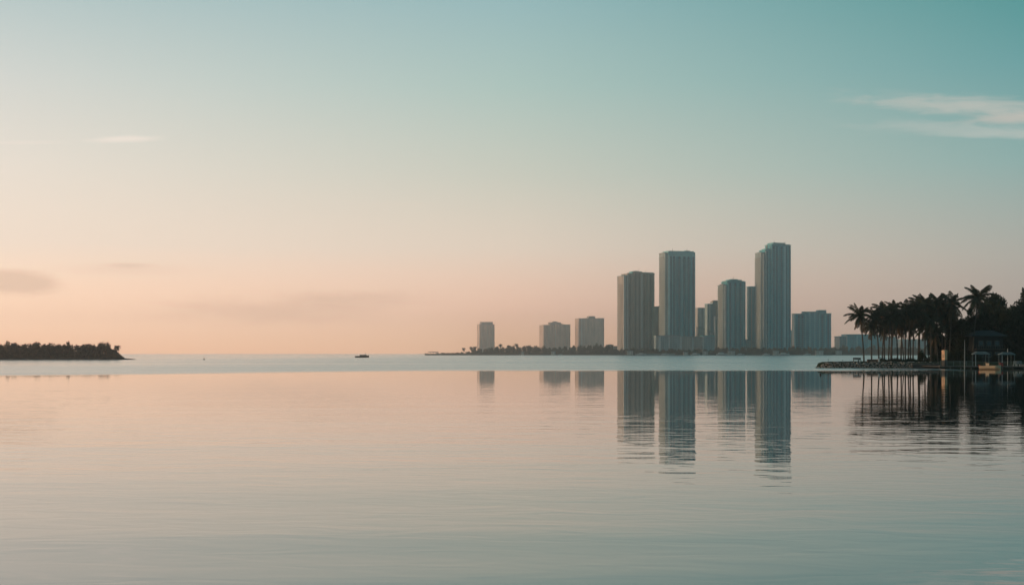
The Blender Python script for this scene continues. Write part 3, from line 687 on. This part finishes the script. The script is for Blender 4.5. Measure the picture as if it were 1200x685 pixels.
# A grey-brown tower
building('apartment_tower', 'grey-brown tower with stepped top, leftmost of the tall towers', 723.4, 731, 767, 20, DF+140,
         [(0, .14, .05, 1, 323.5, M_BROWN, LT), (.14, .34, .0, 1, 320.8, M_BROWN, BR), (.34, .58, -.03, 1, 319, M_BROWN, BR), (.58, 1, 0, 1, 320, M_BROWN, BR)],
         piers=[(.03, 2.2, 323, LT), (.12, 1.0, 321, LT), (.3, 1.2, 320, BR), (.58, 1.8, 320, LT), (.8, .8, 320, BR), (.97, 1, 320, BR), (.38, 1.5, 320, DKB), (.5, 1.5, 320, DKB), (.67, 1.5, 321, DKB), (.88, 1.5, 321, DKB), (.2, 1.2, 322, DKB)],
         balc=[('f', .14, .28, 323, BR), ('f', .62, .78, 323, BR), ('l', .2, .8, 330, LT)],
         caps=[(.3, .62, .1, .6, 320.5, 317.4, TT, 'roof_screen'), (.6, .97, .02, .7, 321, 318.4, TT, 'parapet_screen'), (0.03, .12, .2, .6, 324, 321.9, TT, 'plant_room'), (.4, .5, .2, .5, 317.6, 316.6, BR, 'lift_housing')], masts=[(.55, .3, 5, 318), (.8, .4, 4, 319)])
building('apartment_block', 'narrow grey block in the gap between grey-brown and flat-topped teal towers', 764, 766, 778, 12, 2200, [(0, 1, 0, 1, 359.8, M_BROWN, BR)], piers=[(.5, 1, 361, BR)], caps=[(.2, .6, .2, .6, 361, 358.6, BR, 'roof_hut')])
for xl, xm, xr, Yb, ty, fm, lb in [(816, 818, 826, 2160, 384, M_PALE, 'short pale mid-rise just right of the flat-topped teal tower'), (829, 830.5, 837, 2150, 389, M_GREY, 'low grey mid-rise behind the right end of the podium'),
                                   (862, 864, 880, 2110, 397, M_PALE, 'low pale annex at the foot of the slab tower'), (922, 924, 935, 2200, 388, M_GREY, 'low grey block in the corner between tallest tower and wide block'), (710, 711.5, 724, 2300, 404.5, M_HAZED, 'very low hazy tan block left of the grey-brown tower')]:
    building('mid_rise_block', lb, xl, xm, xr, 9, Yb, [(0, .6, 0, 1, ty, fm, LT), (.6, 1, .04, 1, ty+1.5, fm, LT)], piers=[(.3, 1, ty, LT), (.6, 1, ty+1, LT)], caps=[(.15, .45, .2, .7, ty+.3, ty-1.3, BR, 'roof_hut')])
# B flat topped teal tower
building('glass_tower', 'flat-topped teal glass tower with a bright crown band, second tall tower', 772.2, 780, 814.6, 18, DF+110,
         [(.1, 1, 0, 1, 300, M_TEAL2, TT), (0, .1, .06, .95, 296.8, M_GREY, LT)],
         piers=[(.115, 2.0, 299, mat('bright_rib', (.55, .78, .76), .4, .1, .2)), (.22, .7, 300, TT), (.34, .7, 300, TT), (.55, 1.4, 300, TT), (.7, .7, 300, TT), (.85, .7, 300, TT), (.17, 1.6, 300, DK), (.28, 1.4, 300, DK), (.46, 1.6, 300, DK), (.63, 1.6, 300, DK), (.78, 1.4, 300, DK), (.94, 1.4, 300, DK)],
         balc=[('r', .1, .9, 300, TT), ('l', .15, .85, 300, LT), ('f', .24, .53, 302, TT), ('f', .6, .84, 302, TT)],
         caps=[(.09, 1.0, -.02, 1, 300.2, 294.6, mat('crown_glass', (.28, .66, .64), .35, .1, .2), 'crown_band'), (.12, .97, .05, .9, 294.7, 293.5, TT, 'roof_screen'), (-.02, .08, .1, .9, 296.6, 295.6, LT, 'roof_slab'), (.75, .9, .3, .7, 293.6, 292.5, TT, 'plant_room')], masts=[(.3, .3, 5, 294), (.82, .4, 4, 293), (.03, .5, 4, 296)])
building('podium_block', 'long pale low podium building in front of the flat-topped teal tower', 766.5, 769, 838, 3, DF+55,
         [(0, .42, 0, 1, 393.6, M_GREY, LT), (.42, .8, .05, 1, 394.6, M_BROWN, BR), (.8, 1, .1, 1, 393.8, M_GREY, TT)], piers=[(.06, 2, 394, LT), (.22, 1.2, 394, LT), (.42, 1.5, 394, LT), (.62, 1.2, 395, LT), (.8, 1.5, 394, LT)],
         caps=[(.15, .3, .2, .6, 394, 392.3, LT, 'plant_room')])
# cluster right of B
building('apartment_block', 'pale block right behind the flat-topped teal tower', 815, 817.5, 828, 12, 2300, [(0, 1, 0, 1, 361.5, M_PALE, LT)], piers=[(.3, 1.6, 362, LT), (.7, 1.6, 362, LT)], caps=[(.1, .8, .1, .7, 362, 360.2, LT, 'penthouse')], group='small hazy blocks between the teal towers')
building('apartment_block', 'grey block with stepped roof left of the mid-height teal tower', 826, 829, 843.5, 12, 2240, [(0, .45, 0, 1, 356.5, M_GREY, TT), (.45, 1, 0, 1, 353.8, M_GREY, BR)], piers=[(.2, 1.4, 357, LT), (.7, 1.4, 354, BR)], caps=[(.5, .92, .1, .7, 354, 351.6, BR, 'penthouse')], group='small hazy blocks between the teal towers')
building('apartment_block', 'short pale block at the left foot of the mid-height teal tower', 836.5, 838.5, 845, 12, 2160, [(0, 1, 0, 1, 371, M_PALE, LT)], piers=[(.5, 1.2, 372, LT)], caps=[(.2, .7, .2, .7, 372, 369.8, LT, 'roof_hut')], group='small hazy blocks between the teal towers')
# C
building('glass_tower', 'mid-height teal tower with rounded stepped top in the centre of the cluster', 841.3, 848, 873.8, 22, DF+90,
         [(0, .16, 0.06, 1, 334.5, M_GREY, LT), (.16, 1, 0, 1, 330.5, M_TEAL, TT)],
         piers=[(.08, 1.4, 334, LT), (.2, 1.4, 331, TT), (.42, 1, 331, TT), (.64, 1, 331, TT), (.9, 1.2, 331, TT), (.3, 1.3, 331, DK), (.53, 1.3, 331, DK), (.77, 1.4, 331, DK)], balc=[('l', .2, .9, 336, LT), ('f', .46, .62, 333, TT), ('f', .7, .86, 333, TT)],
         caps=[(.02, .13, .2, .8, 335, 332.5, LT, 'plant_room'), (.18, .98, .05, .9, 331, 328.6, TT, 'crown_band'), (.3, .86, .12, .8, 328.7, 327.2, TT, 'roof_screen'), (.42, .7, .2, .7, 327.3, 326.4, TT, 'roof_drum')], masts=[(.55, .4, 4, 326.6), (.1, .5, 5, 333)])
building('apartment_tower', 'plain teal-grey slab tower squeezed left of the tallest tower', 874.8, 877, 889, 10, 2180, [(0, 1, 0, 1, 336.4, M_GREY, TT)], piers=[(.3, 1.2, 337, BR), (.7, 1.2, 337, TT)], caps=[(.2, .8, .1, .8, 337, 335.2, TT, 'penthouse')])
# D tallest
building('glass_tower', 'tallest tower, dark teal glass with a stepped crown and bright vertical rib', 885, 892.5, 926.6, 20, DF+80,
         [(0, .14, .08, 1, 296.4, M_GREY, LT), (.14, .34, .04, 1, 293.2, M_TEAL2, TT), (.34, 1, -.02, 1, 286.8, M_TEAL2, TT)],
         piers=[(.07, 1.2, 297, LT), (.15, 1.2, 294, LT), (.24, 1.0, 294, TT), (.35, 1.2, 288, TT), (.47, .6, 288, TT), (.58, .6, 288, TT), (.79, 2.4, 287, mat('bright_rib', (.55, .78, .76), .4, .1, .2)), (.9, .6, 288, TT), (.41, 1.4, 288, DK), (.52, 1.2, 288, DK), (.68, 1.5, 288, DK), (.85, 1.4, 288, DK), (.95, 1, 288, DK), (.2, 1, 294, DK)],
         balc=[('l', .15, .95, 300, LT), ('f', .37, .46, 290, TT), ('f', .6, .74, 290, TT), ('r', .1, .9, 292, TT)],
         caps=[(.01, .12, .2, .8, 298, 295, TT, 'roof_screen'), (.18, .33, .1, .8, 294, 290.8, TT, 'plant_room'), (.4, .82, .02, .9, 287, 283.6, TT, 'crown_band'), (.345, .46, .02, .9, 288, 285.5, TT, 'crown_step'), (.78, .98, .02, .9, 288, 285.3, TT, 'crown_step'), (.22, .24, .2, .3, 292, 287.0, BR, 'mast')], masts=[(.5, .3, 4, 284), (.9, .4, 5, 286), (.28, .3, 6, 291), (.06, .5, 4, 296)])
# E wide block
building('apartment_block', 'wide stepped teal-grey block right of the tallest tower', 928, 931, 974, 6, 2130,
         [(0, .3, 0, 1, 368, M_TEAL2, TT), (.3, .68, -.05, 1, 366, M_TEAL, TT), (.68, 1, -.02, 1, 367.6, M_TEAL2, TT)], piers=[(.02, 1.4, 368, TT), (.3, 1.2, 367, TT), (.42, 1.8, 366, TT), (.55, 1.2, 366, TT), (.68, 1.2, 367, TT), (.84, 1.4, 368, TT), (.12, 1.6, 369, DK), (.22, 1.6, 369, DK), (.36, 1.4, 367, DK), (.49, 1.6, 367, DK), (.62, 1.4, 367, DK), (.76, 1.6, 368, DK), (.92, 1.6, 368, DK)],
         balc=[('f', .06, .26, 370, TT), ('f', .72, .82, 370, TT)], caps=[(.25, .62, .1, .8, 367, 364.7, TT, 'roof_screen'), (.65, .88, .1, .8, 368, 362.9, TT, 'penthouse')])
building('long_low_block', 'long low hazy block behind the palms, right of the wide teal block', 978, 984, 1052, 5, 2150,
         [(0, .12, 0, 1, 394.5, M_GREY, TT), (.12, .75, 0, 1, 392.2, M_TEAL, TT), (.75, 1, 0, 1, 395, M_GREY, TT)], piers=[(.12, 1.4, 393, LT), (.3, 1.2, 393, TT), (.5, 1.2, 393, TT), (.75, 1.4, 393, TT)], caps=[(.2, .5, .2, .7, 393, 391.3, TT, 'roof_screen')])
building('long_low_block', 'low hazy block hidden behind the palm trunks', 1052, 1056, 1130, 4, 2200,
         [(0, .5, 0, 1, 398, M_GREY, TT), (.5, 1, 0, 1, 396, M_TEAL, TT)], piers=[(.25, 1.4, 398, LT), (.5, 1.4, 396, TT)], caps=[(.6, .8, .2, .7, 396, 394.5, TT, 'roof_hut')])
building('shore_villa', 'small pale villa on the far shore right of the wide teal block', 978.5, 980, 986.5, 8, 2003, [(0, 1, 0, .6, 411.2, M_PALE, LT)], piers=[(.3, .8, 411, LT)], caps=[(.2, .8, .1, .5, 411.4, 410.2, LT, 'roof_hut')])
building('boathouse', 'pale waterside boathouse below the small blocks', 800, 801, 806.5, 6, 1998, [(0, 1, 0, .4, 412.8, M_PALE, LT)], piers=[(.5, .8, 413, LT)], caps=[(.2, .7, .1, .3, 413, 412, LT, 'roof_hut')])
for x, wd, ty, lb in [(738, 8, 411.5, 'small pale boathouse at the left foot of the grey-brown tower'), (826, 7, 411.8, 'small pale boathouse just right of the podium block'), (857, 9, 411.6, 'low pale club house under the mid-height teal tower'),
                      (909, 8, 411.3, 'low pale club house under the tallest tower'), (960, 10, 411.2, 'low pale club house under the right end of the wide teal block'), (648, 6, 412.2, 'tiny pale boathouse under the stepped block'), (612, 4, 412.8, 'tiny pale shed on the shore between lone tower and stepped block')]:
    building('boathouse', lb, x-wd/2, x-wd/2+1, x+wd/2, 5, 1999, [(0, 1, 0, .4, ty, M_PALE, LT)], piers=[(.5, .8, ty, LT)], caps=[(.2, .6, .1, .3, ty, ty-.9, BR, 'roof_hut')])
t = thing('shore_pier', 'tiny hazy pier with open frame at the tip of the far spit', 'pier', (px(508, DF), DF-6, 0))
mb = MB().box(-12, 12, 0, 3, 1.6, 2.0).build('deck', M_CONCD, t)
fr = MB()
for k in range(7): fr.box(-11.6+k*3.8, -11.2+k*3.8, .2, .6, -1, 1.598); fr.box(-11.6+k*3.8, -11.2+k*3.8, .2, .6, 2.002, 4.2-.25*abs(k-3))
fr.build('frame', M_CONCD, t)
MB().loft([[(-8, 0, 4.2), (8, 0, 4.2), (8, 3, 4.2), (-8, 3, 4.2)], [(-6, 1, 5.2), (6, 1, 5.2), (6, 2, 5.2), (-6, 2, 5.2)]]).build('roof', M_CONCD, t)

# moored yachts and the far seawall
def yacht(label, x, L_, Y, group):
    t = thing('motor_yacht', label, 'boat', (px(x, Y), Y, 0), 0, group)
    hull(L_, L_*.28, L_*.13, .35, L_*.05).build('hull', M_WHITE, t)
    MB().box(-L_*.32, L_*.16, -L_*.1, L_*.1, L_*.11, L_*.22).build('cabin', M_WHITE, t)
    MB().box(-L_*.22, L_*.06, -L_*.08, L_*.08, L_*.222, L_*.28).build('flybridge', M_BLUEC, t)
    return t
for x, L_, lb in [(752, 13, 'white yacht moored under the grey-brown tower'), (779, 11, 'white yacht moored at the left of the white podium'), (815, 13, 'white yacht moored at the right of the white podium'), (846, 16, 'long white yacht moored under the mid-height teal tower'),
                  (868, 11, 'white yacht moored right of the long yacht'), (898, 10, 'white yacht moored under the tallest tower'), (919, 15, 'long white yacht moored right under the tallest tower'), (946, 10, 'white yacht moored under the wide teal block'), (657, 6, 'tiny white boat moored under the stepped block')]:
    yacht(lb, x, L_, DF-14, 'white yachts along the far shore')
t = thing('far_seawall', 'thin pale seawall on the far shore under the tall towers', 'wall', (px(744, DF), DF-5.5, 0))
MB().box(0, 56, 0, 1.2, -1.0, 2.0).build('wall', M_CONC, t); MB().box(-.2, 56.2, -.2, 1.4, 2.003, 2.3).build('cap', M_CONC, t)

# boat under way on the bay
BY = 962.0; t = thing('workboat', 'dark low motorboat with pale cabin alone in the middle of the bay', 'boat', (px(424.3, BY), BY, 0))
hull(9.4, 2.8, 1.15, .3, .35).build('hull', mat('dark_hull', (.06, .05, .045), .5, .2, 2), t)
MB().box(-1.4, 2.9, -1.0, 1.0, .9, 1.75).build('cabin', M_BLUEC, t)
MB().box(-1.7, 3.1, -1.15, 1.15, 1.752, 1.86).build('roof', M_CREAM, t)
MB().box(-1.0, 2.5, -1.02, -1.0, 1.15, 1.55).build('window', M_GLASS, t)
MB().tube([(2.3, 0, 1.86), (2.3, 0, 3.4)], [.09, .05], 6).build('mast', M_DARK, t)
MB().box(-4.2, -3.0, -1.0, 1.0, .8, 1.05).build('engine_cover', M_CREAM, t)
# buoys
def buoy(label, x, Y, hgt, rr):
    t = thing('buoy', label, 'buoy', (px(x, Y), Y, 0), 0, None)
    rings = [[(math.cos(a)*q*rr, math.sin(a)*q*rr, z*hgt) for a in [k*math.pi/6 for k in range(12)]] for q, z in ((.5, -.4), (.95, -.15), (1, .15), (.75, .4), (.35, .55))]
    MB().loft(rings).build('float', M_DARK, t)
    MB().tube([(0, 0, .5*hgt), (0, 0, hgt)], [rr*.2, rr*.16], 6).build('stem', M_DARK, t)
buoy('tiny dark buoy on open water right of the wooded islet', 239, 640, .95, .42)
buoy('small dark marker buoy in calm water left of the rocky point', 961.5, 196, .42, .13)

# ------------------------------------------------------------------ render settings
sc.view_settings.view_transform = 'Standard'; sc.view_settings.look = 'None'; sc.view_settings.exposure = 0; sc.view_settings.gamma = 1
sc.render.engine = 'CYCLES'; cy = sc.cycles
cy.use_denoising = True; cy.max_bounces = 8; cy.volume_bounces = 4; cy.diffuse_bounces = 2; cy.glossy_bounces = 3; cy.transparent_max_bounces = 4
cy.caustics_reflective = False; cy.caustics_refractive = False; cy.sample_clamp_indirect = 4
